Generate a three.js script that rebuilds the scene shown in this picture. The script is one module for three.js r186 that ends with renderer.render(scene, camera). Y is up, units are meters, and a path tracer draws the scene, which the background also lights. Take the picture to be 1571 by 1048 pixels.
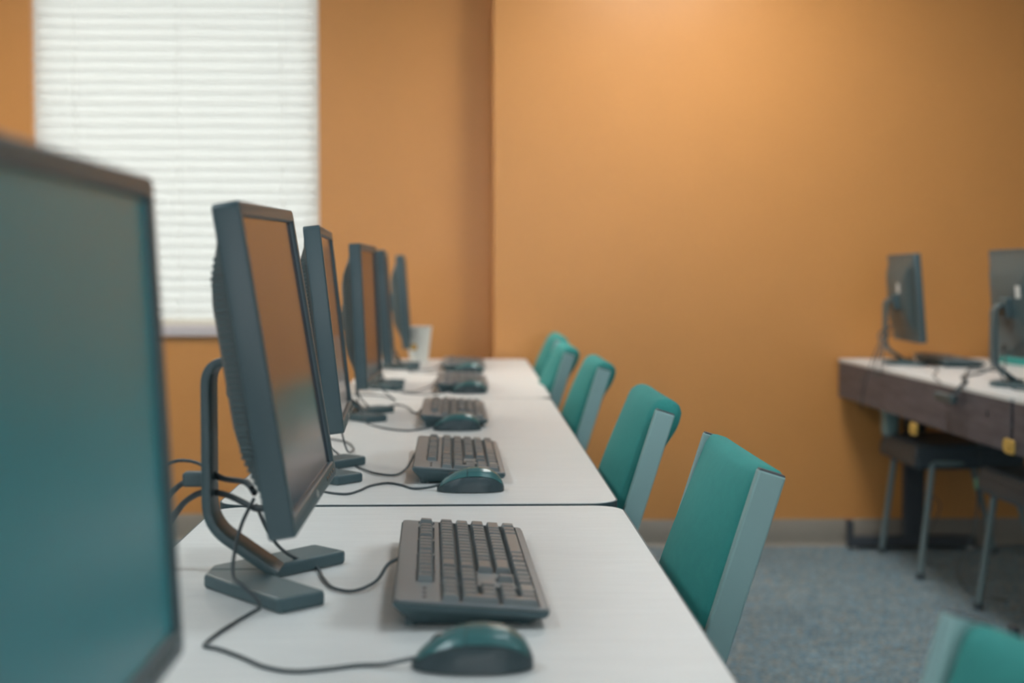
import * as THREE from 'three';
import { RoundedBoxGeometry } from 'three/addons/geometries/RoundedBoxGeometry.js';
import { mergeGeometries, toCreasedNormals } from 'three/addons/utils/BufferGeometryUtils.js';
import { RectAreaLightUniformsLib } from 'three/addons/lights/RectAreaLightUniformsLib.js';

// ------------------------------------------------------------------ camera, daylight, lamps, exposure
// world: x to the right, y up, the row of desks runs away from the camera along -z
const scene = new THREE.Scene();
const camera = new THREE.PerspectiveCamera(26.79, 1571 / 1048, 0.05, 60);
camera.rotation.order = 'YXZ';
camera.position.set(0, 1.095, 0);
camera.rotation.set(-THREE.MathUtils.degToRad(2.679), -THREE.MathUtils.degToRad(1.705), 0);
camera.focus = 1.95;
camera.userData.fStop = 3.3;
scene.add(camera);

scene.background = new THREE.Color().setRGB(3.4, 3.5, 3.52);      // overcast daylight outside the window
RectAreaLightUniformsLib.init();
// ceiling fittings: [x, z, radiance, colour]
const CEILING = 2.75;
const LAMPS = [
  [0.86, -4.72, 29.0, [1.0, 1.0, 0.98]],
  [0.95, -1.7, 12.5, [0.90, 1.0, 1.05]],
  [2.5, -1.9, 4.0, [0.90, 1.0, 1.05]],
  [0.95, 1.3, 4.0, [0.90, 1.0, 1.05]],
  [-1.55, -4.5, 27.0, [1.0, 0.95, 0.86]],
  [-1.4, -1.5, 14.0, [0.90, 1.0, 1.05]],  // added fill lamp, brightens the left of the nearest desk
];
const LAMP_W = 0.58, LAMP_L = 0.58;

const renderer = new THREE.WebGLRenderer({ antialias: true });
renderer.toneMapping = THREE.LinearToneMapping;
renderer.toneMappingExposure = 1.0;
renderer.outputColorSpace = THREE.SRGBColorSpace;
renderer.shadowMap.enabled = true;

// ------------------------------------------------------------------ helpers
let seed = 12345;
const rnd = () => { seed = (seed * 1664525 + 1013904223) >>> 0; return seed / 4294967296; };
const V = (x, y, z) => new THREE.Vector3(x, y, z);
const W = (p) => V(p[0], p[1], -p[2]);                              // [x, height, distance down the room]
const R = THREE.MathUtils.degToRad;
const used = new Map();
function numbered(name) { const n = used.get(name) || 0; used.set(name, n + 1); return n ? `${name}_${String(n).padStart(3, '0')}` : name; }
function tag(o, label, category, group) { o.userData.label = label; o.userData.category = category; if (group) o.userData.group = group; return o; }
function thing(name, label, category, pos = [0, 0, 0], turn = 0, group) {
  const o = new THREE.Group(); o.name = numbered(name);
  o.position.set(...pos); o.rotation.y = turn; scene.add(o); o.updateMatrixWorld(true);
  return tag(o, label, category, group);
}
function part(name, geos, mat, parent, label) {
  const g = Array.isArray(geos) ? merge(geos) : geos;
  const m = new THREE.Mesh(g, mat); m.name = numbered(name);
  m.castShadow = m.receiveShadow = true; if (label) m.userData.label = label;
  (parent || scene).add(m); return m;
}
function struct(name, geos, mat, parent) { const m = part(name, geos, mat, parent); if (!parent) m.userData.kind = 'structure'; return m; }
function merge(list) {
  return mergeGeometries(list.map((g) => {
    const h = g.index ? g.toNonIndexed() : g;
    for (const k of Object.keys(h.attributes)) if (!['position', 'normal', 'uv'].includes(k)) h.deleteAttribute(k);
    if (!h.attributes.uv) h.setAttribute('uv', new THREE.Float32BufferAttribute(new Float32Array(h.attributes.position.count * 2), 2));
    h.morphAttributes = {}; return h;
  }));
}
function metreUv(g0) {                                              // uv in metres from the face's direction
  const g = g0.index ? g0.toNonIndexed() : g0, p = g.attributes.position, n = g.attributes.normal, uv = new Float32Array(p.count * 2);
  for (let i = 0; i < p.count; i++) {
    const ax = Math.abs(n.getX(i)), ay = Math.abs(n.getY(i)), az = Math.abs(n.getZ(i));
    if (ay >= ax && ay >= az) { uv[2 * i] = p.getX(i); uv[2 * i + 1] = p.getZ(i); }
    else if (ax >= az) { uv[2 * i] = p.getZ(i); uv[2 * i + 1] = p.getY(i); }
    else { uv[2 * i] = p.getX(i); uv[2 * i + 1] = p.getY(i); }
  }
  g.setAttribute('uv', new THREE.BufferAttribute(uv, 2)); return g;
}
const box = (x0, x1, y0, y1, z0, z1) => metreUv(new THREE.BoxGeometry(x1 - x0, y1 - y0, z1 - z0).translate((x0 + x1) / 2, (y0 + y1) / 2, (z0 + z1) / 2));
const rbox = (x0, x1, y0, y1, z0, z1, r = 0.003, s = 2) => metreUv(new RoundedBoxGeometry(x1 - x0, y1 - y0, z1 - z0, s, r).translate((x0 + x1) / 2, (y0 + y1) / 2, (z0 + z1) / 2));
function loft(loops, creaseDeg = 35, capA = true, capB = true) {    // closed loops of equal length, joined and capped
  const n = loops[0].length, pos = [], tri = (a, b, c) => pos.push(a.x, a.y, a.z, b.x, b.y, b.z, c.x, c.y, c.z);
  for (let k = 0; k + 1 < loops.length; k++) for (let i = 0; i < n; i++) {
    const a = loops[k][i], b = loops[k][(i + 1) % n], c = loops[k + 1][(i + 1) % n], d = loops[k + 1][i];
    tri(a, b, c); tri(a, c, d);
  }
  const cap = (L, flip) => { const m = L.reduce((s, p) => s.add(p), V(0, 0, 0)).multiplyScalar(1 / n); for (let i = 0; i < n; i++) flip ? tri(m, L[(i + 1) % n], L[i]) : tri(m, L[i], L[(i + 1) % n]); };
  if (capA) cap(loops[0], true);
  if (capB) cap(loops[loops.length - 1], false);
  const g = new THREE.BufferGeometry(); g.setAttribute('position', new THREE.Float32BufferAttribute(pos, 3));
  // outward orientation
  let vol = 0; for (let i = 0; i < pos.length; i += 9) { const a = V(pos[i], pos[i + 1], pos[i + 2]), b = V(pos[i + 3], pos[i + 4], pos[i + 5]), c = V(pos[i + 6], pos[i + 7], pos[i + 8]); vol += a.dot(b.cross(c)); }
  if (vol < 0) { const p = g.attributes.position.array; for (let i = 0; i < p.length; i += 9) for (let k = 0; k < 3; k++) { const t = p[i + 3 + k]; p[i + 3 + k] = p[i + 6 + k]; p[i + 6 + k] = t; } }
  g.computeVertexNormals();
  return metreUv(toCreasedNormals(g, R(creaseDeg)));
}
function roundRect(w, h, r, seg = 4) {                              // points of a rounded rectangle about 0, 0
  const out = [];
  for (const [sx, sy, a0] of [[1, 1, 0], [-1, 1, 90], [-1, -1, 180], [1, -1, 270]])
    for (let i = 0; i <= seg; i++) { const a = R(a0 + 90 * i / seg); out.push([sx * (w / 2 - r) + r * Math.cos(a), sy * (h / 2 - r) + r * Math.sin(a)]); }
  return out;
}
function shapeOf(pts) { const s = new THREE.Shape(); pts.forEach(([x, y], i) => i ? s.lineTo(x, y) : s.moveTo(x, y)); s.closePath(); return s; }
function pathOf(pts) { const s = new THREE.Path(); pts.forEach(([x, y], i) => i ? s.lineTo(x, y) : s.moveTo(x, y)); s.closePath(); return s; }
function extrude(shape, depth, bevel = 0, seg = 2) {
  return new THREE.ExtrudeGeometry(shape, { depth, bevelEnabled: bevel > 0, bevelSize: bevel, bevelThickness: bevel, bevelOffset: -bevel, bevelSegments: seg, curveSegments: 8 });
}
// plate lying flat: outline in (x, z), from y0 up to y1
function plate(pts, y0, y1, bevel = 0, holes = []) {
  const s = shapeOf(pts.map(([x, z]) => [x, -z])); for (const h of holes) s.holes.push(pathOf(h.map(([x, z]) => [x, -z])));
  return metreUv(extrude(s, y1 - y0 - 2 * bevel, bevel).rotateX(-Math.PI / 2).translate(0, y0 + bevel, 0));
}
function tube(pts, r, seg = 60, rad = 8) { return new THREE.TubeGeometry(new THREE.CatmullRomCurve3(pts, false, 'centripetal'), seg, r, rad); }
function rod(a, b, r, seg = 14) {
  const d = b.clone().sub(a), g = new THREE.CylinderGeometry(r, r, d.length(), seg);
  return g.applyQuaternion(new THREE.Quaternion().setFromUnitVectors(V(0, 1, 0), d.clone().normalize())).translate(...a.clone().add(b).multiplyScalar(0.5).toArray());
}
// a strip of thickness t that follows a polyline with rounded corners in (x, y), w wide in z
function strip(pts, t, w, r) {
  const P = pts.map(([x, y]) => new THREE.Vector2(x, y)), mid = [P[0]];
  for (let i = 1; i + 1 < P.length; i++) {
    const a = P[i].clone().sub(P[i - 1]).normalize(), b = P[i + 1].clone().sub(P[i]).normalize();
    const p0 = P[i].clone().addScaledVector(a, -r), p1 = P[i].clone().addScaledVector(b, r);
    for (let k = 0; k <= 8; k++) { const u = k / 8; mid.push(p0.clone().multiplyScalar((1 - u) ** 2).addScaledVector(P[i], 2 * u * (1 - u)).addScaledVector(p1, u * u)); }
  }
  mid.push(P[P.length - 1]);
  const L = [], Rr = [];
  mid.forEach((p, i) => { const d = mid[Math.min(i + 1, mid.length - 1)].clone().sub(mid[Math.max(i - 1, 0)]).normalize(), n = new THREE.Vector2(-d.y, d.x); L.push([p.x + n.x * t / 2, p.y + n.y * t / 2]); Rr.push([p.x - n.x * t / 2, p.y - n.y * t / 2]); });
  return metreUv(toCreasedNormals(extrude(shapeOf([...L, ...Rr.reverse()]), w - 0.003, 0.0015, 2).translate(0, 0, -w / 2 + 0.0015), R(30)));
}

// ------------------------------------------------------------------ textures
function lattice(n, s) { const a = new Float32Array(n * n); let q = s * 7919 + 17; for (let i = 0; i < a.length; i++) { q = (q * 1664525 + 1013904223) >>> 0; a[i] = q / 4294967296; } return a; }
function tileNoise(size, cellsX, cellsY, s) {                        // smooth tileable value noise
  const n = Math.max(cellsX, cellsY), a = lattice(n, s), out = new Float32Array(size * size);
  for (let y = 0; y < size; y++) for (let x = 0; x < size; x++) {
    const fx = x / size * cellsX, fy = y / size * cellsY, x0 = Math.floor(fx), y0 = Math.floor(fy); let u = fx - x0, v = fy - y0; u = u * u * (3 - 2 * u); v = v * v * (3 - 2 * v);
    const x1 = (x0 + 1) % cellsX, y1 = (y0 + 1) % cellsY;
    out[y * size + x] = (a[y0 * n + x0] * (1 - u) + a[y0 * n + x1] * u) * (1 - v) + (a[y1 * n + x0] * (1 - u) + a[y1 * n + x1] * u) * v;
  }
  return out;
}
function dataTex(size, fn, srgb, metres) {
  const d = new Uint8Array(size * size * 4);
  for (let i = 0; i < size * size; i++) { const c = fn(i); for (let k = 0; k < 3; k++) d[4 * i + k] = Math.max(0, Math.min(255, Math.round(c[k] * 255))); d[4 * i + 3] = 255; }
  const t = new THREE.DataTexture(d, size, size, THREE.RGBAFormat); t.wrapS = t.wrapT = THREE.RepeatWrapping; t.magFilter = THREE.LinearFilter; t.minFilter = THREE.LinearMipmapLinearFilter; t.generateMipmaps = true;
  t.repeat.set(1 / metres, 1 / metres); if (srgb) t.colorSpace = THREE.SRGBColorSpace; t.needsUpdate = true; return t;
}
const grey = (v) => [v, v, v];
// carpet: salt-and-pepper tufts in blue grey, olive and violet
const cA = tileNoise(1024, 340, 340, 3), cB = tileNoise(1024, 256, 256, 5), cC = tileNoise(1024, 40, 40, 7), cD = tileNoise(1024, 180, 180, 9);
const carpetMap = dataTex(1024, (i) => {
  const t = (cA[i] - 0.5) * 0.26 + (cB[i] - 0.5) * 0.14 + (cC[i] - 0.5) * 0.05, h = (cD[i] - 0.5) * 0.16;
  return [0.445 + t + h, 0.52 + t, 0.55 + t - h * 0.8];
}, true, 1.6);
const carpetBump = dataTex(512, (i) => grey(0), false, 1.6);
{ const b = tileNoise(512, 256, 256, 21), d = carpetBump.image.data; for (let i = 0; i < b.length; i++) d[4 * i] = d[4 * i + 1] = d[4 * i + 2] = b[i] * 255; }
// wall paint: fine roller stipple
const wA = tileNoise(512, 170, 170, 31), wB = tileNoise(512, 60, 60, 33);
const wallBump = dataTex(512, (i) => grey(0.5 + (wA[i] - 0.5) * 0.7 + (wB[i] - 0.5) * 0.5), false, 0.5);
const wC = tileNoise(512, 9, 9, 35), wD = tileNoise(512, 128, 128, 36);
const wallMap = dataTex(512, (i) => grey(0.965 + (wC[i] - 0.5) * 0.03 + (wD[i] - 0.5) * 0.03), false, 1.1);
// desk laminate: faint streaks across the desk
const tA = tileNoise(1024, 10, 256, 41), tB = tileNoise(1024, 24, 90, 43), tC = tileNoise(1024, 512, 512, 44);
const deskMap = dataTex(1024, (i) => { const v = 0.955 + (tA[i] - 0.5) * 0.045 + (tB[i] - 0.5) * 0.03 + (tC[i] - 0.5) * 0.025; return [v, v, v * 0.995]; }, false, 0.8);
// woven upholstery
const fA = tileNoise(512, 12, 12, 51);
const fabricWeave = (i) => { const x = i % 512, y = (i / 512) | 0; return 0.5 + 0.25 * Math.sin(x * Math.PI * 2 / 8) * Math.sin(y * Math.PI * 2 / 8) + 0.18 * Math.sin((x + y) * Math.PI * 2 / 16); };
const fabricBump = dataTex(512, (i) => grey(fabricWeave(i)), false, 0.11);
const fN = tileNoise(512, 200, 200, 53);
const fabricMap = dataTex(512, (i) => grey(0.86 + (fabricWeave(i) - 0.5) * 0.14 + (fN[i] - 0.5) * 0.16 + (fA[i] - 0.5) * 0.05), false, 0.11);
// dark wood laminate
const dA = tileNoise(512, 5, 130, 61), dB = tileNoise(512, 12, 40, 62);
const woodMap = dataTex(512, (i) => grey(0.8 + (dA[i] - 0.5) * 0.3 + (dB[i] - 0.5) * 0.25), false, 0.7);
// fine plastic grain
const pA = tileNoise(256, 128, 128, 71);
const plasticBump = dataTex(256, (i) => grey(pA[i]), false, 0.06);

// ------------------------------------------------------------------ materials (linear base colours)
const std = (c, roughness, o = {}) => { const m = new THREE.MeshStandardMaterial({ roughness, ...o }); m.color.setRGB(...c); return m; };
const phys = (c, roughness, o = {}) => { const m = new THREE.MeshPhysicalMaterial({ roughness, ...o }); m.color.setRGB(...c); return m; };
const M = {
  wall: std([0.69, 0.312, 0.092], 0.34, { map: wallMap, bumpMap: wallBump, bumpScale: 0.0004 }),
  sideWall: std([0.58, 0.60, 0.60], 0.6, { bumpMap: wallBump, bumpScale: 0.0004 }),
  ceiling: std([0.82, 0.83, 0.82], 0.9),
  carpet: std([1.0, 1.0, 1.0], 0.95, { map: carpetMap, bumpMap: carpetBump, bumpScale: 0.003 }),
  baseboard: std([0.27, 0.24, 0.20], 0.45),
  desk: std([0.76, 0.765, 0.755], 0.42, { map: deskMap }),
  deskEdge: std([0.05, 0.085, 0.095], 0.5),
  black: std([0.064, 0.112, 0.126], 0.42, { bumpMap: plasticBump, bumpScale: 0.00006 }),
  blackGloss: std([0.045, 0.066, 0.076], 0.26),
  bezel: std([0.064, 0.107, 0.122], 0.38),
  screen: std([0.022, 0.034, 0.062], 0.15),
  tealReflectScreen: std([0.026, 0.27, 0.31], 0.30),  // nearest screen: teal reflection painted into the base colour
  keyPlate: std([0.20, 0.23, 0.24], 0.4),
  key: std([0.15, 0.18, 0.19], 0.33),
  key2: std([0.17, 0.205, 0.215], 0.33),
  mouseTop: std([0.045, 0.15, 0.155], 0.3),
  mouseBody: std([0.038, 0.063, 0.072], 0.45),
  cord: std([0.06, 0.08, 0.088], 0.5),
  silver: std([0.5, 0.5, 0.49], 0.35, { metalness: 0.4 }),
  fabric: phys([0.047, 0.37, 0.335], 0.92, { map: fabricMap, bumpMap: fabricBump, bumpScale: 0.0005, sheen: 0.25, sheenRoughness: 0.6, sheenColor: new THREE.Color(0.4, 0.8, 0.75) }),
  frame: std([0.31, 0.50, 0.50], 0.42),
  frameLeg: std([0.22, 0.29, 0.30], 0.35, { metalness: 0.3 }),
  shell: std([0.055, 0.075, 0.09], 0.5),
  brown: std([0.118, 0.112, 0.128], 0.55, { map: woodMap }),
  darkMetal: std([0.05, 0.06, 0.072], 0.45),
  whiteEdge: std([0.62, 0.63, 0.62], 0.45),
  white: std([0.78, 0.78, 0.75], 0.5),
  slat: phys([0.74, 0.745, 0.725], 1.0, { transmission: 0.6, thickness: 0, ior: 1.3 }),
  tape: phys([0.9, 0.9, 0.87], 1.0, { transmission: 0.3, thickness: 0, ior: 1.3 }),
  rail: std([0.78, 0.74, 0.64], 0.5),
  sill: std([0.66, 0.61, 0.63], 0.45),
  glass: phys([1, 1, 1], 0, { transmission: 1, thickness: 0, ior: 1.45 }),
  sticker: std([0.75, 0.78, 0.76], 0.5),
  yellow: std([0.60, 0.38, 0.09], 0.5),
  paleTeal: phys([0.42, 0.60, 0.60], 0.25, { transmission: 0.35, thickness: 0 }),
  green: std([0.2, 0.55, 0.35], 0.4),
  diffuser: new THREE.MeshStandardMaterial({ color: 0xffffff, roughness: 0.6 }),
};

// ------------------------------------------------------------------ the room
const ZW = -5.71, ZR = -5.91, XC = 0.098;                             // far wall, recessed window wall, corner between them
const XL = -2.9, XR = 5.0, ZB = 3.2;
const WIN = { x0: -1.775, x1: -0.612, y0: 0.872, y1: 2.46 };
struct('floor', box(XL - 0.2, XR + 0.2, -0.2, 0, -6.15, ZB + 0.2), M.carpet);
struct('ceiling', box(XL - 0.2, XR + 0.2, CEILING, CEILING + 0.2, -6.15, ZB + 0.2), M.ceiling);
struct('wall_far', box(XC, XR + 0.2, 0, CEILING, -6.11, ZW), M.wall);
struct('wall_window', [
  box(XL - 0.2, WIN.x0, 0, CEILING, -6.02, ZR), box(WIN.x1, XC, 0, CEILING, -6.02, ZR),
  box(WIN.x0, WIN.x1, 0, WIN.y0 - 0.03, -6.02, ZR), box(WIN.x0, WIN.x1, WIN.y1, CEILING, -6.02, ZR)], M.wall);
struct('wall_left', box(XL - 0.2, XL, 0, CEILING, ZR, ZB), M.sideWall);
struct('wall_right', box(XR, XR + 0.2, 0, CEILING, ZW, ZB), M.sideWall);
const ADDED_WIN = { x0: -2.3, x1: 2.3, y0: 0.85, y1: 2.35 };  // unseen window added behind the camera to let in cool fill light
struct('wall_rear', [box(XL, ADDED_WIN.x0, 0, CEILING, ZB, ZB + 0.2), box(ADDED_WIN.x1, XR, 0, CEILING, ZB, ZB + 0.2), box(ADDED_WIN.x0, ADDED_WIN.x1, 0, ADDED_WIN.y0, ZB, ZB + 0.2), box(ADDED_WIN.x0, ADDED_WIN.x1, ADDED_WIN.y1, CEILING, ZB, ZB + 0.2)], M.sideWall);
{
  const w = new THREE.Group(); w.name = 'added_window_2'; w.userData.kind = 'structure'; w.position.set(0, ADDED_WIN.y0, ZB); scene.add(w);
  const hw = ADDED_WIN.x1, hh = ADDED_WIN.y1 - ADDED_WIN.y0, f = 0.05;
  part('window_frame', [rbox(-hw, -hw + f, 0, hh, 0.08, 0.14), rbox(hw - f, hw, 0, hh, 0.08, 0.14), rbox(-hw + f, hw - f, 0, f, 0.08, 0.14), rbox(-hw + f, hw - f, hh - f, hh, 0.08, 0.14), rbox(-0.03, 0.03, f, hh - f, 0.08, 0.14)], M.white, w);
  part('window_pane', [box(-hw + f, -0.03, f, hh - f, 0.109, 0.111), box(0.03, hw - f, f, hh - f, 0.109, 0.111)], M.glass, w);
}
// coved baseboard: flat band with a foot that sweeps out over the carpet
function cove(len) {
  const s = new THREE.Shape(); s.moveTo(0, 0); s.lineTo(0.022, 0); s.quadraticCurveTo(0.0075, 0.005, 0.0065, 0.022); s.lineTo(0.006, 0.104); s.lineTo(0.003, 0.109); s.lineTo(0, 0.109); s.closePath();
  return metreUv(toCreasedNormals(new THREE.ExtrudeGeometry(s, { depth: len, bevelEnabled: false, curveSegments: 6 }), R(40)).rotateY(-Math.PI / 2));   // runs towards -x, foot towards +z
}
struct('baseboard_far', cove(XR - XC).translate(XR, 0, ZW), M.baseboard);
struct('baseboard_window', cove(XC - XL).translate(XC, 0, ZR), M.baseboard);

// window: frame, pane, sill, set in the recessed wall
{
  const w = new THREE.Group(); w.name = 'window_1'; w.userData.kind = 'structure'; w.position.set((WIN.x0 + WIN.x1) / 2, WIN.y0, ZR); scene.add(w);
  const hw = (WIN.x1 - WIN.x0) / 2, hh = WIN.y1 - WIN.y0, f = 0.016, z0 = -0.1, z1 = -0.065;
  part('window_frame', [rbox(-hw, -hw + f, 0, hh, z0, z1), rbox(hw - f, hw, 0, hh, z0, z1), rbox(-hw + f, hw - f, 0, f, z0, z1), rbox(-hw + f, hw - f, hh - f, hh, z0, z1)], M.white, w);
  part('window_pane', box(-hw + f, hw - f, f, hh - f, -0.084, -0.082), M.glass, w);
  part('window_sill', [rbox(-hw, hw, -0.03, 0.012, -0.1, 0.02, 0.004)], M.sill, w);
}
// venetian blind, closed
{
  const hw = (WIN.x1 - WIN.x0) / 2 - 0.002, zc = ZR - 0.035, t = thing('window_blind', 'closed white venetian blind glowing with daylight in the window', 'blind', [(WIN.x0 + WIN.x1) / 2, 0.886, zc]);
  const s = []; const N = 6;
  for (let i = 0; i <= N; i++) { const u = i / N - 0.5; s.push([u * 0.0468, 0.002 * (1 - 4 * u * u)]); }
  for (let i = N; i >= 0; i--) { const u = i / N - 0.5; s.push([u * 0.0468, 0.002 * (1 - 4 * u * u) - 0.0009]); }
  const g = toCreasedNormals(extrude(shapeOf(s), 2 * hw).translate(0, 0, -hw).rotateY(Math.PI / 2), R(50)).rotateX(R(-74));
  for (let i = 0; i < 34; i++) { const m = part('slat', g, M.slat, t); m.position.set(0, 0.0445 + i * 0.0445, 0); }
  part('bottom_rail', rbox(-hw, hw, 0.0, 0.024, -0.014, 0.014, 0.005), M.rail, t, 'cream bottom rail');
  part('head_rail', rbox(-hw, hw, 1.535, 1.572, -0.02, 0.02, 0.004), M.white, t);
  for (const x of [-0.41, 0.005, 0.43]) part('ladder_cord', new THREE.CylinderGeometry(0.0013, 0.0013, 1.52, 6).translate(x, 0.78, 0.0165), M.tape, t);
}

// ceiling lamps: square fittings with a light-cutting skirt, a glowing diffuser and an area light of the same size under it
LAMPS.forEach(([x, z, I, c], i) => {
  const label = ['warm square ceiling lamp close to the far orange wall', 'cool square ceiling lamp above the aisle beside the desk row', 'cool square ceiling lamp above the right hand desks', 'cool square ceiling lamp behind the camera', 'neutral square ceiling lamp in front of the window', 'cool square fill lamp added left of the nearest desk'][i];
  const t = thing('ceiling_lamp', label, 'ceiling lamp', [x, CEILING, z]);
  const a = LAMP_W / 2, b = LAMP_L / 2, e = 0.02;
  part('lamp_skirt', [rbox(-a - e, a + e, -0.1, 0, -b - e, -b), rbox(-a - e, a + e, -0.1, 0, b, b + e), rbox(-a - e, -a, -0.1, 0, -b, b), rbox(a, a + e, -0.1, 0, -b, b)], M.white, t);  // opaque sides hung low, added to cut light high on the far wall
  const dm = new THREE.MeshStandardMaterial({ color: 0xffffff, roughness: 0.6, emissive: new THREE.Color().setRGB(...c), emissiveIntensity: 0.9 });
  part('lamp_diffuser', box(-a, a, -0.008, 0, -b, b), dm, t);
  const l = new THREE.RectAreaLight(new THREE.Color().setRGB(...c), I, LAMP_W, LAMP_L);
  l.position.set(x, CEILING - 0.0095, z); l.rotation.x = -Math.PI / 2; scene.add(l);
});

// ------------------------------------------------------------------ desks of the row
const DESK = 0.76;
const outline = (x0, x1, z0, z1, r) => roundRect(x1 - x0, z1 - z0, r, 8).map(([x, z]) => [x + (x0 + x1) / 2, z + (z0 + z1) / 2]);
function makeDesk(x0, x1, zNear, zFar, label, kind) {
  const cx = (x0 + x1) / 2, cz = (zNear + zFar) / 2, hx = (x1 - x0) / 2, hz = (zNear - zFar) / 2;
  const t = thing(kind === 'row' ? 'training_desk' : 'panel_desk', label, 'desk', [cx, 0, cz], 0);
  const r = kind === 'row' ? 0.045 : 0.012, e = 0.0025, th = kind === 'row' ? 0.03 : 0.012;
  part('desktop', plate(outline(-hx + e, hx - e, -hz + e, hz - e, r - e), DESK - th, DESK, 0.0008), M.desk, t);
  part('edge_band', plate(outline(-hx, hx, -hz, hz, r), DESK - th, DESK - 0.0012, 0, [outline(-hx + e, hx - e, -hz + e, hz - e, r - e)]), kind === 'row' ? M.deskEdge : M.whiteEdge, t, kind === 'row' ? 'dark rubber edge band' : undefined);
  for (const s of [-1, 1]) {
    const z = s * (hz - 0.055);
    part('leg', rbox(-0.04, 0.04, 0.04, DESK - th, z - 0.02, z + 0.02, 0.006), M.darkMetal, t);
    const f = part('foot', [rbox(-hx + 0.045, hx - 0.045, 0.012, 0.055, z - 0.025, z + 0.025, 0.008), rbox(-hx + 0.03, -hx + 0.05, 0.012, kind === 'row' ? 0.05 : 0.12, z - 0.025, z + 0.025, 0.005)], M.darkMetal, t);
    for (const k of [-1, 1]) part('glide', new THREE.CylinderGeometry(0.014, 0.016, 0.014, 16).translate(k * (hx - 0.06), 0.007, z), M.silver, f);
  }
  part('cross_rail', rbox(-0.02, 0.02, DESK - 0.075, DESK - th, -hz + 0.05, hz - 0.05, 0.004), M.darkMetal, t);
  return t;
}
makeDesk(-0.366, 0.221, -0.27, -2.066, 'nearest white desk, carrying the large keyboard and mouse', 'row');
makeDesk(-0.37, 0.221, -2.084, -3.876, 'middle white desk of the row, with two keyboards on it', 'row');
makeDesk(-0.37, 0.226, -3.888, -5.68, 'farthest white desk of the row, with a paper cup on it', 'row');
{
  for (const [zn, zf, label] of [[-3.85, -5.68, 'white topped desk with a dark brown panel, ending at the far wall'], [-2.0, -3.835, 'white topped desk with a dark panel, cut off by the right edge']]) {
    const t = makeDesk(1.472, 2.06, zn, zf, label, 'panel'), hz = (zn - zf) / 2;
    part('modesty_panel', rbox(-0.292, -0.274, DESK - 0.152, DESK - 0.012, -hz + 0.004, hz - 0.004, 0.002), M.brown, t, 'dark brown wood panel under the top');
    const sc = [-hz + 0.35, hz - 0.18].map((z) => new THREE.CylinderGeometry(0.008, 0.008, 0.004, 14).rotateZ(Math.PI / 2).translate(-0.293, 0.7, z));
    for (const g of sc) part('panel_screw', g, M.darkMetal, t);
  }
}

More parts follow.
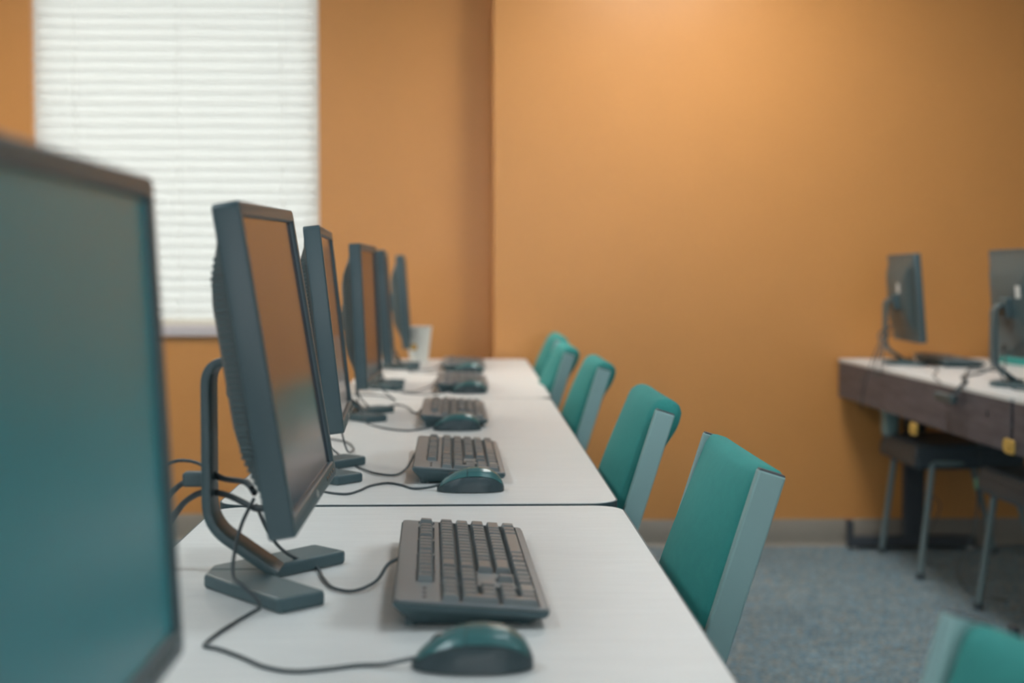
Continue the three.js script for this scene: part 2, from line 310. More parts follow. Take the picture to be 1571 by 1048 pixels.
// ------------------------------------------------------------------ monitors
const SW = 0.391, SH = 0.325;
const footShape = (s) => [[-0.094, 0], [-0.094, 0.024 * s], [0.000, 0.142 * s], [0.006, 0.144 * s], [0.043, 0.107 * s], [0.042, 0.101 * s], [-0.026, 0.018 * s], [-0.03, 0]];
function makeMonitor(label, x, z, height, tiltDeg, yawDeg, rollDeg = 0, opts = {}) {
  const t = thing('computer_monitor', label, 'monitor', [x, DESK, z], R(-yawDeg));
  const head = new THREE.Matrix4().makeTranslation(0, height - DESK, 0).multiply(new THREE.Matrix4().makeRotationZ(R(tiltDeg))).multiply(new THREE.Matrix4().makeRotationX(R(rollDeg)));
  const H = (g) => g.applyMatrix4(head);
  // front frame: outline in (z, y), thickness along x
  const out = shapeOf(roundRect(SW, SH, 0.008, 4)), b = 0.0145, bb = 0.019;
  out.holes.push(pathOf([[-SW / 2 + b, -SH / 2 + bb], [SW / 2 - b, -SH / 2 + bb], [SW / 2 - b, SH / 2 - b], [-SW / 2 + b, SH / 2 - b]]));
  const fr = extrude(out, 0.0215, 0.0025, 3).rotateY(Math.PI / 2).translate(-0.024, 0, 0);
  const bezel = part('bezel', H(metreUv(toCreasedNormals(fr, R(35)))), M.bezel, t);
  part('screen', H(box(-0.014, -0.0045, -SH / 2 + bb - 0.002, SH / 2 - b + 0.002, -SW / 2 + b - 0.002, SW / 2 - b + 0.002)), opts.screen || M.screen, t, opts.screen ? 'dark screen with a painted teal reflection' : 'dark switched-off screen');
  const loop = (x0, w, h, dy, r) => roundRect(w, h, r, 4).map(([a, c]) => V(x0, c + dy, a));
  const bx = [[-0.020, 0.006, 0.006, 0], [-0.0255, 0.006, 0.006, 0], [-0.030, 0.022, 0.034, 0.004], [-0.047, 0.050, 0.072, 0.006], [-0.053, 0.066, 0.092, 0.006]];
  part('back_cover', H(loft(bx.map(([q, ins, iy, dy]) => loop(q, SW - 2 * ins, SH - 2 * iy, dy, 0.012)), 25)), M.black, t);
  // cooling ribs down both flanks
  for (const s of [-1, 1]) {
    const ribs = [];
    for (let i = 0; i < 40; i++) {
      const y = -0.128 + i * 0.0061; if (y > 0.11) break;
      const hy = Math.abs(y + 0.0017 - 0.005) + 0.003;               // the cover narrows towards its middle: shorter ribs near top and bottom
      const reach = hy > 0.128 ? Math.max(0, (0.1565 - hy) / 0.0285) * 0.33 : hy > 0.0905 ? 0.33 + 0.67 * (0.128 - hy) / 0.0375 : 1;
      const f = (k) => { const u = k * reach, q = u < 0.33 ? u / 0.33 : 1 + (u - 0.33) / 0.67, a = [[-0.0255, 0.006], [-0.030, 0.022], [-0.047, 0.050]], i = Math.min(1, Math.floor(q)), w = q - i; return [a[i][0] + (a[i + 1][0] - a[i][0]) * w, a[i][1] + (a[i + 1][1] - a[i][1]) * w]; };
      const o = [0.02, 0.33, 0.66, 1].map(f), poly = [...o.map(([x, q]) => [x - 0.0007, q - 0.0004]), ...o.reverse().map(([x, q]) => [x + 0.0012, q + 0.0012])];
      const L = (yy) => poly.map(([px, ins]) => V(px, yy, s * (SW / 2 - ins)));
      ribs.push(loft([L(y), L(y + 0.0034)], 10));
    }
    const v = part('vent_ribs', H(merge(ribs)), M.black, t); v.userData.kind = 'stuff';
  }
  // controls and badge on the lower frame
  part('badge', H(new THREE.CylinderGeometry(0.006, 0.006, 0.0015, 20).rotateZ(Math.PI / 2).scale(1, 0.7, 1).translate(0.0003, -SH / 2 + 0.0098, 0)), M.silver, bezel, 'small silver badge');
  for (let i = 0; i < 4; i++) part('button', H(rbox(-0.002, 0.0012, -SH / 2 + 0.0075, -SH / 2 + 0.0118, -0.168 + i * 0.02, -0.157 + i * 0.02, 0.001)), M.blackGloss, bezel);
  // stand
  const ax = -0.0915, top = 0.243;
  part('mount', rbox(-0.068, -0.03, top - 0.04, top + 0.022, -0.035, 0.035, 0.006), M.black, t);
  part('arm', strip([[-0.05, top], [ax, top], [ax, 0.066], [-0.018, 0.0135]], 0.0095, 0.05, 0.026), M.black, t);
  for (const s of [-1, 1]) {
    const pts = footShape(s), g = plate(pts, 0, 0.0155, 0.0035);
    part('stand_foot', g, M.black, t);
  }
  if (opts.sticker) part('sticker', H(rbox(-0.0552, -0.0525, 0.02, 0.056, opts.sticker, opts.sticker + 0.034, 0.0008, 1)), M.sticker, t, 'small white sticker');
  return t;
}
makeMonitor('largest monitor, nearest of all, cut off by the left edge', -0.204, -0.783, 0.998, 3.1, 0, 0, { screen: M.tealReflectScreen });
makeMonitor('monitor whose screen mirrors orange wall, behind the nearest keyboard and mouse', -0.189, -1.55, 1.008, 9.0, 0.6, 1.1);
makeMonitor('narrow-looking monitor with brown-lit vent ribs, second beyond the nearest one', -0.221, -2.414, 1.010, 6.4, -2.7);
makeMonitor('monitor beside the seam of the two far desks, its screen pinkish brown', -0.228, -3.373, 1.002, 2.6, 1.4);
makeMonitor('thin monitor overlapped by the pinkish one before it, on the farthest desk', -0.236, -4.265, 1.003, 4.0, -1.9);
makeMonitor('teal-backed monitor farthest down the row, beside the paper cup', -0.221, -5.157, 1.000, 4.2, -1.5);
makeMonitor('monitor seen from behind on the wall end of the right desk', 1.642, -5.3, 1.010, 5.0, 3, 0, { sticker: 0.03 });
makeMonitor('rear of a monitor with a white sticker, cut by the right edge', 1.655, -4.23, 1.010, 5.0, 0, 0, { sticker: 0.075 });

// ------------------------------------------------------------------ keyboards
const KU = 0.01905, KL = 0.445, KD = 0.150;
const KEYS = [];                                                     // [column, row, width, rows] in key units
{
  KEYS.push([0, -1.3, 1, 1]);
  for (const u0 of [2, 6.5, 11]) for (let i = 0; i < 4; i++) KEYS.push([u0 + i, -1.3, 1, 1]);
  for (let i = 0; i < 3; i++) KEYS.push([15.25 + i, -1.3, 1, 1]);
  const row = (v, list) => { let u = 0; for (const w of list) { KEYS.push([u, v, w, 1]); u += w; } };
  const ones = (n) => new Array(n).fill(1);
  row(0, [...ones(13), 2]); row(1, [1.5, ...ones(12), 1.5]); row(2, [1.75, ...ones(11), 2.25]); row(3, [2.25, ...ones(10), 2.75]);
  row(4, [1.25, 1.25, 1.25, 6.25, 1.25, 1.25, 1.25, 1.25]);
  for (let v = 0; v < 2; v++) for (let i = 0; i < 3; i++) KEYS.push([15.25 + i, v, 1, 1]);
  KEYS.push([16.25, 3, 1, 1]); for (let i = 0; i < 3; i++) KEYS.push([15.25 + i, 4, 1, 1]);
  for (let i = 0; i < 4; i++) KEYS.push([18.5 + i, 0, 1, 1]);
  for (const v of [1, 2, 3]) for (let i = 0; i < 3; i++) KEYS.push([18.5 + i, v, 1, 1]);
  KEYS.push([21.5, 1, 1, 2], [21.5, 3, 1, 2], [18.5, 4, 2, 1], [20.5, 4, 1, 1]);
}
const keyCache = new Map();
function keyGeo(w, d) {
  const k = w + '_' + d;
  if (!keyCache.has(k)) {
    const a = w * KU - 0.0022, b = d * KU - 0.0016;
    const L = (y, ins, sh) => [[-1, -1], [1, -1], [1, 1], [-1, 1]].map(([sx, sz]) => V(sx * (b / 2 - ins) + sh, y, sz * (a / 2 - ins)));
    keyCache.set(k, loft([L(0, 0, 0), L(0.0068, 0.0023, -0.0004), L(0.0076, 0.0032, -0.0004)], 20, false, true));
  }
  return keyCache.get(k);
}
const kx = (v, d) => -KD / 2 + 0.021 + (v + 1.3 + d / 2) * KU, kz = (u, w) => -KL / 2 + 0.008 + (u + w / 2) * KU;
const KTILT = R(-4.5), KMID = 0.0205;
const plateMat4 = new THREE.Matrix4().makeTranslation(0, KMID, 0).multiply(new THREE.Matrix4().makeRotationZ(KTILT));
const kbGeo = (() => {
  const T = (g) => g.applyMatrix4(plateMat4);
  const rectLoop = (w, d, y, r) => roundRect(w, d, r, 3).map(([x, z]) => V(x, y, z).applyMatrix4(plateMat4));
  const low = (w, d, y, r) => roundRect(w, d, r, 3).map(([x, z]) => V(x + 0.002, y, z));
  const body = loft([low(KD - 0.030, KL - 0.034, 0.002, 0.01), low(KD - 0.024, KL - 0.028, 0.0055, 0.01), rectLoop(KD - 0.004, KL - 0.004, -0.006, 0.008), rectLoop(KD, KL, -0.002, 0.008), rectLoop(KD, KL, 0.0005, 0.008)], 30);
  const hole = (u0, u1, v0, v1) => { const x0 = -KD / 2 + 0.021 + (v0 + 1.3) * KU - 0.001, x1 = -KD / 2 + 0.021 + (v1 + 1.3) * KU + 0.001, z0 = -KL / 2 + 0.008 + u0 * KU - 0.001, z1 = -KL / 2 + 0.008 + u1 * KU + 0.001; return [[x0, z0], [x1, z0], [x1, z1], [x0, z1]]; };
  const holes = [hole(0, 1, -1.3, -0.3), hole(2, 6, -1.3, -0.3), hole(6.5, 10.5, -1.3, -0.3), hole(11, 15, -1.3, -0.3), hole(15.25, 18.25, -1.3, -0.3), hole(0, 15, 0, 5), hole(15.25, 18.25, 0, 2), hole(16.25, 17.25, 3, 3.93), hole(15.25, 18.25, 4, 5), hole(18.5, 22.5, 0, 5)];
  const top = T(plate(roundRect(KD - 0.003, KL - 0.003, 0.007, 3), 0.0005, 0.0032, 0.0008, holes));
  const feet = [];
  for (const s of [-1, 1]) feet.push(rbox(-KD / 2 + 0.012, -KD / 2 + 0.024, 0, 0.02, s * 0.19 - 0.014, s * 0.19 + 0.014, 0.002), rbox(KD / 2 - 0.028, KD / 2 - 0.018, 0, 0.004, s * 0.19 - 0.014, s * 0.19 + 0.014, 0.001));
  const light = [0, 1, 2].map((i) => T(new THREE.CylinderGeometry(0.0018, 0.0018, 0.001, 12).translate(-KD / 2 + 0.03, 0.0035, kz(19.4 + i, 1))));
  return { body, top, feet, light };
})();
function makeKeyboard(label, x, z, yawDeg, cord) {
  const t = thing('computer_keyboard', label, 'keyboard', [x, DESK, z], R(yawDeg), undefined);
  part('case', kbGeo.body, M.black, t); part('top_plate', kbGeo.top, M.keyPlate, t, 'grey key surround');
  for (const g of kbGeo.feet) part('rubber_foot', g, M.black, t);
  for (const g of kbGeo.light) part('indicator', g, M.blackGloss, t);
  KEYS.forEach(([u, v, w, d], i) => {
    const m = part('key', keyGeo(w, d), i % 3 ? M.key : M.key2, t);
    m.position.copy(V(kx(v, d), 0.0012 + (i % 5) * 0.00012, kz(u, w)).applyMatrix4(plateMat4)); m.rotation.z = KTILT;
  });
  if (cord) part('cord', localTube(t, cord, 0.0019), M.cord, t);
  return t;
}
function localTube(t, pts, r) { t.updateMatrixWorld(true); return tube(pts.map((p) => t.worldToLocal(W(p))), r, Math.max(40, pts.length * 8)); }
makeKeyboard('nearest and largest keyboard, lying on the first desk', -0.004, -1.562, 1.5,
  [[-0.077, 0.786, 1.555], [-0.088, 0.781, 1.547], [-0.100, 0.768, 1.52], [-0.123, 0.763, 1.495], [-0.142, 0.763, 1.508], [-0.161, 0.763, 1.564], [-0.176, 0.765, 1.62], [-0.2, 0.78, 1.60], [-0.215, 0.815, 1.54], [-0.225, 0.852, 1.51]]);
makeKeyboard('keyboard on the near half of the middle desk, keys tinted orange', -0.02, -2.5, 0.8,
  [[-0.093, 0.786, 2.5], [-0.108, 0.766, 2.42], [-0.126, 0.763, 2.366], [-0.152, 0.763, 2.383], [-0.184, 0.763, 2.448], [-0.215, 0.764, 2.54], [-0.25, 0.79, 2.55], [-0.262, 0.86, 2.45]]);
makeKeyboard('keyboard on the middle desk touching its seam with the farthest desk', -0.036, -3.352, 0.6,
  [[-0.108, 0.786, 3.36], [-0.12, 0.768, 3.39], [-0.131, 0.764, 3.427], [-0.157, 0.764, 3.58], [-0.181, 0.764, 3.64], [-0.2, 0.764, 3.61], [-0.23, 0.764, 3.5], [-0.262, 0.81, 3.4], [-0.268, 0.86, 3.37]]);
makeKeyboard('blurred keyboard on the farthest desk just past the desk seam', -0.022, -4.275, 0.4,
  [[-0.095, 0.786, 4.32], [-0.11, 0.768, 4.25], [-0.136, 0.764, 4.13], [-0.162, 0.764, 4.04], [-0.2, 0.764, 4.06], [-0.24, 0.764, 4.2], [-0.275, 0.83, 4.26]]);
makeKeyboard('farthest keyboard of the row, in front of the dark wall corner', -0.02, -5.125, 0,
  [[-0.094, 0.786, 5.1], [-0.12, 0.766, 5.02], [-0.17, 0.764, 4.95], [-0.22, 0.764, 5.02], [-0.27, 0.82, 5.14]]);
makeKeyboard('dark keyboard on the right desk below the monitor seen from behind', 1.79, -5.31, -3,
  [[1.716, 0.786, 5.3], [1.70, 0.768, 5.26], [1.66, 0.764, 5.05], [1.6, 0.764, 4.85], [1.52, 0.764, 4.65], [1.456, 0.762, 4.38]]);

// ------------------------------------------------------------------ mice
const mouseGeo = (() => {
  // x from -0.052 (cord end) to 0.053; side height and width vary along the length
  const N = 22, prof = (u) => {
    const e = Math.sqrt(Math.max(0, 1 - Math.pow(Math.abs(2 * u - 1), 2.6)));
    const w = 0.0305 * Math.pow(e, 0.8) * (0.93 + 0.12 * Math.sin(u * 2.6));
    const v = Math.abs(2 * Math.pow(u, 1.3) - 1), h = 0.0345 * Math.pow(Math.max(0, 1 - Math.pow(v, 2.3)), 0.55);
    return [-0.052 + 0.105 * u, Math.max(w, 0.002), Math.max(h, 0.005)];
  };
  const section = (u, a0, a1, off, n) => {
    const [x, w, h] = prof(u), o = [];
    for (let i = 0; i <= n; i++) { const a = a0 + (a1 - a0) * i / n, c = Math.cos(a), s = Math.sin(a); o.push(V(x, Math.pow(Math.abs(s), 0.75) * (h + off), Math.sign(c) * Math.pow(Math.abs(c), 0.8) * (w + off))); }
    return o;
  };
  const us = []; for (let i = 0; i <= N; i++) us.push(0.006 + 0.988 * (0.5 - 0.5 * Math.cos(Math.PI * i / N)));
  const body = loft(us.map((u) => section(u, 0, Math.PI, 0, 18)), 50).translate(0, 0.0012, 0);
  const shellLoop = (u, wob) => { const a = 0.62 + wob * 0.5 * (1 - u), o = section(u, a, Math.PI - a, 0.0009, 14); return [...o, ...section(u, Math.PI - a, a, -0.0012, 14)]; };
  const split = (ua, ub) => us.filter((u) => u >= ua && u <= ub);
  const palm = loft([0.455, ...split(0.47, 0.95), 0.955].map((u) => shellLoop(u, 0.2)), 40).translate(0, 0.0012, 0);
  const half = (side) => { const list = [0.05, ...split(0.07, 0.43), 0.445]; return loft(list.map((u) => { const a = 0.62 + 0.1 * (1 - u), b = Math.PI / 2 - 0.03; const lo = side > 0 ? [a, b] : [Math.PI - b, Math.PI - a]; const o = section(u, lo[0], lo[1], 0.0009, 8); return [...o, ...section(u, lo[1], lo[0], -0.0012, 8)]; }), 40).translate(0, 0.0012, 0); };
  const wheel = new THREE.CylinderGeometry(0.009, 0.009, 0.006, 20).rotateX(Math.PI / 2).translate(-0.027, 0.0195, 0);
  return { body, palm, l: half(1), r: half(-1), wheel };
})();
function makeMouse(label, x, z, yawDeg, cord) {
  const t = thing('computer_mouse', label, 'mouse', [x, DESK, z], R(yawDeg));
  part('body', mouseGeo.body, M.mouseBody, t); part('palm_shell', mouseGeo.palm, M.mouseTop, t, 'glossy top shell');
  part('mouse_button', mouseGeo.l, M.mouseTop, t); part('mouse_button', mouseGeo.r, M.mouseTop, t);
  part('scroll_wheel', mouseGeo.wheel, M.blackGloss, t);
  part('cord', localTube(t, cord, 0.0019), M.cord, t);
}
makeMouse('nearest mouse, in the foreground before the largest keyboard', 0.002, -1.213, -2,
  [[-0.046, 0.769, 1.208], [-0.06, 0.766, 1.209], [-0.073, 0.763, 1.211], [-0.095, 0.762, 1.212], [-0.121, 0.762, 1.201], [-0.148, 0.762, 1.195], [-0.172, 0.762, 1.208], [-0.199, 0.762, 1.242], [-0.226, 0.762, 1.272], [-0.2375, 0.762, 1.279], [-0.2385, 0.762, 1.29], [-0.233, 0.762, 1.33], [-0.214, 0.763, 1.402], [-0.206, 0.768, 1.40], [-0.209, 0.779, 1.395], [-0.222, 0.79, 1.40], [-0.2345, 0.795, 1.42], [-0.238, 0.815, 1.45], [-0.236, 0.838, 1.49], [-0.228, 0.858, 1.515]]);
makeMouse('mouse on the middle desk in front of the orange-tinted keyboard', 0.001, -2.213, 1,
  [[-0.046, 0.769, 2.215], [-0.062, 0.765, 2.215], [-0.085, 0.762, 2.222], [-0.109, 0.762, 2.262], [-0.131, 0.762, 2.284], [-0.155, 0.762, 2.257], [-0.171, 0.762, 2.202], [-0.188, 0.762, 2.17], [-0.24, 0.762, 2.22], [-0.29, 0.775, 2.35], [-0.262, 0.86, 2.42]]);
makeMouse('mouse overlapping the keyboard at the far seam of the middle desk', -0.027, -3.085, -1,
  [[-0.074, 0.769, 3.08], [-0.09, 0.765, 3.08], [-0.11, 0.762, 3.075], [-0.132, 0.762, 3.053], [-0.169, 0.762, 3.08], [-0.2, 0.762, 3.134], [-0.235, 0.765, 3.23], [-0.262, 0.82, 3.33], [-0.264, 0.86, 3.36]]);
makeMouse('blurred mouse on the farthest desk just beyond the desk seam', -0.002, -4.035, 0,
  [[-0.049, 0.769, 4.03], [-0.065, 0.765, 4.03], [-0.09, 0.762, 4.005], [-0.137, 0.762, 3.991], [-0.174, 0.762, 4.014], [-0.22, 0.762, 4.13], [-0.275, 0.83, 4.25]]);
makeMouse('farthest mouse of the row, before the farthest keyboard', -0.006, -4.868, 0,
  [[-0.053, 0.769, 4.865], [-0.07, 0.765, 4.86], [-0.12, 0.762, 4.84], [-0.2, 0.762, 4.9], [-0.27, 0.83, 5.13]]);

// ------------------------------------------------------------------ chairs
// faces -x; origin on the floor under the seat; upright front edge is at x = 0.24 at the top (y 0.865)
const LEAN = Math.atan(0.315), BW = 0.41;
function makeChair(label, x, z, turn, over, seatMat = M.fabric) {
  const t = thing('stacking_chair', label, 'chair', [x, 0, z], R(turn));
  const lean = (g) => g.applyMatrix4(new THREE.Matrix4().makeTranslation(0.24, 0.865, 0).multiply(new THREE.Matrix4().makeRotationZ(-LEAN)));
  for (const s of [-1, 1]) {
    const zc = s * (BW / 2 - 0.009);
    const u = part('back_upright', lean(rbox(0, 0.034, -0.47, 0, zc - 0.009, zc + 0.009, 0.003, 3)), M.frame, t);
    part('end_cap', lean(rbox(0.001, 0.033, -0.002, 0.0015, zc - 0.008, zc + 0.008, 0.0015)), M.darkMetal, u);
    part('leg', [rod(V(-0.175, 0.415, s * 0.225), V(-0.22, 0.012, s * 0.24), 0.0115)], M.frameLeg, t);
    part('leg', [rod(V(0.105, 0.42, s * 0.205), V(0.22, 0.012, s * 0.225), 0.0115)], M.frameLeg, t);
    for (const px of [-0.2205, 0.2215]) part('leg_cap', new THREE.CylinderGeometry(0.0145, 0.0155, 0.022, 16).translate(px, 0.011, s * (px < 0 ? 0.2405 : 0.2255)), M.shell, t);
    part('seat_rail', [rod(V(-0.175, 0.415, s * 0.225), V(0.105, 0.415, s * 0.205), 0.0115)], M.frameLeg, t);
  }
  // upholstered back: padded panel, hollowed a little across, rolled over at the top
  const th = over > 0.01 ? 0.052 : 0.034, hgt = 0.42 + over, wid = BW - 0.038;
  const g = new RoundedBoxGeometry(th, hgt, wid, 8, th * 0.48);
  const fine = new THREE.BoxGeometry(th, hgt, wid, 6, 28, 28), p = fine.attributes.position, rr = over > 0.01 ? th * 0.49 : 0.011;
  for (let i = 0; i < p.count; i++) {                                // round all edges
    const q = V(p.getX(i), p.getY(i), p.getZ(i)), c = V(Math.max(-th / 2 + rr, Math.min(th / 2 - rr, q.x)), Math.max(-hgt / 2 + rr, Math.min(hgt / 2 - rr, q.y)), Math.max(-wid / 2 + 0.014, Math.min(wid / 2 - 0.014, q.z)));
    const d = q.clone().sub(c), k = V(d.x / rr, d.y / rr, d.z / 0.014), l = k.length(); if (l > 1) { k.multiplyScalar(1 / l); q.set(c.x + k.x * rr, c.y + k.y * rr, c.z + k.z * 0.014); }
    const b = Math.cos(Math.PI * q.z / wid); const front = q.x < 0.004, yy = q.y / hgt;
    if (front) q.x -= (over > 0.01 ? 0.030 : 0.034) * Math.pow(b, 0.8) * Math.pow(Math.max(0, Math.cos(Math.PI * 0.97 * yy)), 0.55);
    else if (over > 0.01) q.x -= 0.012 * (1 - THREE.MathUtils.smoothstep(yy, 0.28, 0.42));
    if (q.x > 0) q.x -= 0.002 * b;
    q.x += 0.012 * Math.pow(Math.max(0, q.y / hgt), 2) * 4 * 0.25;
    p.setXYZ(i, q.x, q.y, q.z);
  }
  fine.computeVertexNormals(); g.dispose();
  const pad = lean(metreUv(fine).translate(over > 0.01 ? 0.022 : 0.019, over - hgt / 2, 0));
  part('backrest', toCreasedNormals(pad, R(60)), M.fabric, t);
  // seat on a plastic shell
  const seat = new RoundedBoxGeometry(0.40, 0.045, 0.44, 6, 0.02), sp = seat.attributes.position;
  for (let i = 0; i < sp.count; i++) { const sx = sp.getX(i); sp.setY(i, sp.getY(i) - 0.04 * Math.max(0, (-sx - 0.1)) * 2 + 0.006 * Math.cos(sp.getZ(i) * 7)); }
  seat.computeVertexNormals();
  part('seat', metreUv(seat.translate(-0.035, 0.462, 0)), seatMat, t);
  part('seat_shell', rbox(-0.24, 0.165, 0.392, 0.456, -0.228, 0.228, 0.02, 4), M.shell, t);
  return t;
}
const rowX = 0.102, hb = BW / 2;
makeChair('chair nearest the big keyboard, whole backrest in view beyond the first desk', rowX, -1.675 - hb, 0, 0.004);
makeChair('second chair along the row, rounded cushion top above its grey frame', 0.078, -2.425 - hb, 0, 0.022);
makeChair('third chair along the row, narrow backrest at the middle desk', 0.079, -3.535 - hb, 0, 0.018);
makeChair('fourth chair along the row, its cushion overlapping the farthest chair', 0.040, -4.215 - hb, 0, 0.022);
makeChair('farthest teal chair of the row, next to the far wall', 0.065, -5.05 - hb, 0, 0.018);
makeChair('teal chair in the bottom right corner, only its blurred top showing', 0.142, -0.708, 14.5, 0.0);
makeChair('chair under the right desk by the wall, dark seat and two grey legs', 1.84, -5.31, 0, 0.018, M.shell);
makeChair('chair under the right desk at the picture edge, one grey leg showing', 1.885, -4.36, 0, 0.018, M.shell);

// ------------------------------------------------------------------ small things
{
  // paper cup with a printed patch
  const cv = document.createElement('canvas'); cv.width = 512; cv.height = 256; const c = cv.getContext('2d');
  c.fillStyle = '#e6e6df'; c.fillRect(0, 0, 512, 256);
  const X0 = 436;
  c.fillStyle = '#8fa58c'; c.beginPath(); c.ellipse(X0 + 8, 138, 22, 19, 0, 0, 7); c.fill();
  c.fillStyle = '#d9a23a'; c.fillRect(X0 + 14, 118, 50, 40); c.fillStyle = '#e8cf90'; c.fillRect(X0 + 24, 132, 28, 9);
  const tx = new THREE.CanvasTexture(cv); tx.colorSpace = THREE.SRGBColorSpace; tx.wrapS = THREE.RepeatWrapping;
  const m = std([1, 1, 1], 0.55, { map: tx });
  const t = thing('paper_cup', 'tall white paper cup with a yellow print at the row\'s end', 'cup', [-0.19, DESK, -5.4]);
  const r0 = 0.034, r1 = 0.049, h = 0.137, prof = [[0.0, 0.004], [r0 - 0.002, 0.004], [r0 - 0.001, 0], [r0, 0.001], [r1, h]].map(([x, y]) => new THREE.Vector2(x, y));
  const wall = new THREE.CylinderGeometry(r1, r0, h - 0.001, 40, 1, true).translate(0, h / 2, 0), inner = new THREE.CylinderGeometry(r1 - 0.001, r0 - 0.001, h - 0.005, 40, 1, true).translate(0, h / 2 + 0.001, 0);
  const idx = inner.index.array; for (let i = 0; i < idx.length; i += 3) { const q = idx[i]; idx[i] = idx[i + 1]; idx[i + 1] = q; }
  part('cup_wall', [wall], m, t); part('cup_inside', [inner, new THREE.CircleGeometry(r0 - 0.001, 40).rotateX(-Math.PI / 2).translate(0, 0.005, 0)], M.white, t);
  part('cup_rim', new THREE.TorusGeometry(r1, 0.0022, 10, 48).rotateX(Math.PI / 2).translate(0, h, 0), M.white, t);
}
const cable = (name, label, pts, r = 0.0022, mat = M.cord) => { const t = thing(name, label, 'cable', [pts[0][0], pts[0][1], -pts[0][2]]); part('cable_run', localTube(t, pts, r), mat, t); return t; };
// leads behind the second monitor
cable('monitor_cable', 'thin uppermost cable crossing the monitor stand, sagging left off the desk', [[-0.228, 0.872, 1.5], [-0.235, 0.876, 1.52], [-0.264, 0.876, 1.545], [-0.3, 0.887, 1.585], [-0.318, 0.888, 1.6], [-0.34, 0.881, 1.62], [-0.4, 0.83, 1.63], [-0.43, 0.6, 1.63], [-0.44, 0.25, 1.64]], 0.002);
{
  const t = cable('monitor_cable', 'thick cable with a block plug left of the monitor stand', [[-0.225, 0.866, 1.5], [-0.236, 0.874, 1.52], [-0.262, 0.874, 1.548], [-0.29, 0.873, 1.583], [-0.307, 0.868, 1.592], [-0.326, 0.858, 1.61], [-0.345, 0.836, 1.62], [-0.40, 0.74, 1.63], [-0.42, 0.4, 1.63]], 0.0033);
  t.updateMatrixWorld(true); const p = t.worldToLocal(W([-0.303, 0.869, 1.588]));
  part('plug', rbox(-0.013, 0.013, -0.008, 0.008, -0.01, 0.01, 0.003).translate(p.x, p.y, p.z), M.black, t);
}
cable('monitor_cable', 'thick lowest cable looping left under the monitor stand bend', [[-0.215, 0.85, 1.5], [-0.226, 0.848, 1.512], [-0.246, 0.854, 1.53], [-0.265, 0.858, 1.548], [-0.297, 0.854, 1.583], [-0.313, 0.845, 1.592], [-0.328, 0.829, 1.61], [-0.34, 0.81, 1.62], [-0.39, 0.7, 1.625], [-0.40, 0.3, 1.63]], 0.0035);
cable('thin_cable', 'thin cable hanging from the narrow-looking monitor onto the middle desk', [[-0.25, 0.87, 2.42], [-0.235, 0.82, 2.6], [-0.225, 0.775, 2.62], [-0.22, 0.7635, 2.72], [-0.25, 0.7635, 2.85], [-0.3, 0.7635, 2.9], [-0.355, 0.7635, 2.88], [-0.4, 0.72, 2.86], [-0.42, 0.3, 2.86]], 0.0018);
cable('thin_cable', 'thin cable dropping beside the pinkish monitor across the desk seam', [[-0.262, 0.86, 3.38], [-0.215, 0.80, 3.62], [-0.195, 0.77, 3.72], [-0.2, 0.7635, 3.8], [-0.24, 0.7635, 3.92], [-0.32, 0.7635, 3.95], [-0.37, 0.757, 3.92], [-0.4, 0.70, 3.9], [-0.42, 0.3, 3.9]], 0.0018);
// leads on the right hand desks
cable('hanging_cable', 'dark cable looping over the wall end of the right desk', [[1.575, 0.90, 5.28], [1.50, 0.88, 5.2], [1.475, 0.83, 5.1], [1.452, 0.775, 5.08], [1.450, 0.736, 5.07], [1.455, 0.745, 5.03], [1.466, 0.79, 5.05], [1.51, 0.86, 5.16], [1.57, 0.88, 5.28]], 0.0035);
cable('hanging_cable', 'thin pale cable falling over the right desk edge by the wall', [[1.575, 0.91, 5.3], [1.50, 0.87, 5.16], [1.462, 0.80, 5.14], [1.449, 0.72, 5.18], [1.447, 0.66, 5.22], [1.449, 0.60, 5.24]], 0.0022);
cable('hanging_cable', 'thick dark cable curving over the right desk between its two monitors', [[1.60, 0.88, 4.24], [1.66, 0.80, 4.5], [1.68, 0.764, 4.7], [1.60, 0.764, 4.6], [1.53, 0.764, 4.36], [1.465, 0.763, 4.22], [1.448, 0.74, 4.2], [1.447, 0.715, 4.26], [1.447, 0.72, 4.38]], 0.004);
cable('hanging_cable', 'thin dark cable arching from the cut-off monitor towards the far keyboard', [[1.60, 0.87, 4.25], [1.72, 0.80, 4.55], [1.80, 0.766, 4.85], [1.76, 0.765, 4.96], [1.62, 0.764, 4.62], [1.47, 0.764, 4.24], [1.449, 0.745, 4.23], [1.447, 0.715, 4.36]], 0.003);
cable('hanging_cable', 'grey cable lying beside the stand of the cut-off monitor', [[1.56, 0.86, 4.25], [1.555, 0.81, 4.16], [1.56, 0.768, 4.08], [1.6, 0.764, 4.02], [1.68, 0.764, 4.05]], 0.0025);
{
  const t = thing('cable_clip', 'black cable clip on the right desk edge holding several cables', 'cable clip', [1.447, 0.72, -4.31]);
  part('clip_body', rbox(-0.009, 0.009, -0.013, 0.013, -0.085, 0.085, 0.005, 3), M.black, t);
  part('clip_jaw', rbox(-0.013, -0.005, 0.004, 0.012, -0.07, 0.07, 0.003), M.black, t);
}
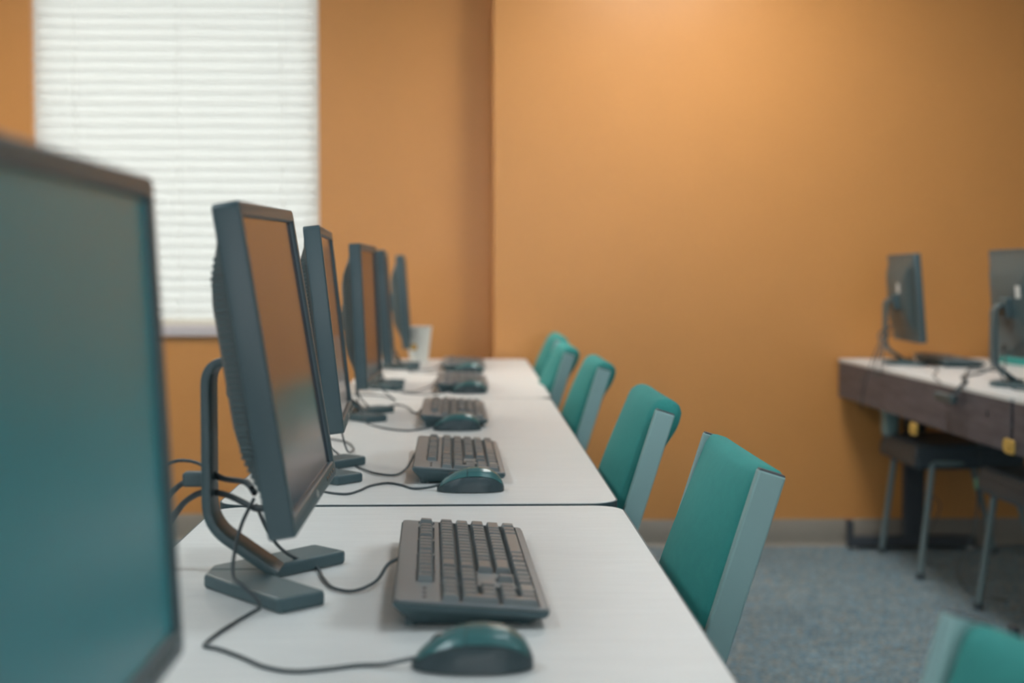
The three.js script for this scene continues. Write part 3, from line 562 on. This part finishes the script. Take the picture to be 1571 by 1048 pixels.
// yellow clips below the panels
for (const [z, y, label] of [[-4.63, 0.59, 'smaller dim yellow clip hanging below the brown desk panel'], [-3.80, 0.632, 'brighter yellow clip where the two right desks meet']]) {
  const t = thing('yellow_clip', label, 'clip', [1.452, y, z]);
  const s = shapeOf(roundRect(0.062, 0.038, 0.008, 4)); s.holes.push(pathOf(roundRect(0.018, 0.013, 0.004, 3).map(([a, b]) => [a + 0.008, b - 0.006])));
  part('clip_plate', metreUv(extrude(s, 0.006, 0.001).rotateY(-Math.PI / 2).translate(0.003, 0, 0)), M.yellow, t);
  part('clip_ring', new THREE.TorusGeometry(0.016, 0.004, 10, 28).rotateY(Math.PI / 2).translate(0.003, 0, -0.03), M.yellow, t);
}
// small container standing on the far chair seat
{
  const t = thing('plastic_tub', 'small pale teal plastic tub on the wall-side chair seat', 'tub', [1.628, 0.4725, -5.49]);
  const L = (w, d, y, r) => roundRect(w, d, r, 5).map(([x, z]) => V(x, y, z));
  part('tub_shell', loft([L(0.045, 0.06, 0, 0.014), L(0.056, 0.074, 0.012, 0.018), L(0.064, 0.084, 0.095, 0.02), L(0.059, 0.079, 0.095, 0.018), L(0.052, 0.07, 0.014, 0.016), L(0.041, 0.056, 0.006, 0.012)], 40), M.paleTeal, t);
  part('tub_rim', loft([L(0.066, 0.086, 0.092, 0.021), L(0.070, 0.09, 0.0945, 0.022), L(0.066, 0.086, 0.098, 0.021)], 40), M.frame, t);
}
// power lead with a pale green plug hanging below the right desk
{
  const t = cable('power_lead', 'black lead with a pale green plug hanging under the right desk', [[1.80, 0.73, 5.0], [1.80, 0.5, 4.98], [1.782, 0.30, 4.95], [1.76, 0.2, 4.92], [1.70, 0.06, 4.9], [1.72, 0.006, 4.85], [1.8, 0.005, 4.7]], 0.0035);
  t.updateMatrixWorld(true); const p = t.worldToLocal(W([1.79, 0.36, 4.96]));
  part('plug', rbox(-0.014, 0.014, -0.018, 0.018, -0.011, 0.011, 0.004, 3).translate(p.x, p.y, p.z), M.green, t, 'pale green plug');
}
cable('floor_cable', 'thin cable crossing behind the wall-side chair leg', [[1.7, 0.72, 5.55], [1.71, 0.4, 5.56], [1.73, 0.27, 5.54], [1.83, 0.21, 5.5], [1.80, 0.12, 5.48], [1.72, 0.006, 5.45], [1.74, 0.005, 5.3]], 0.0022);

renderer.render(scene, camera);
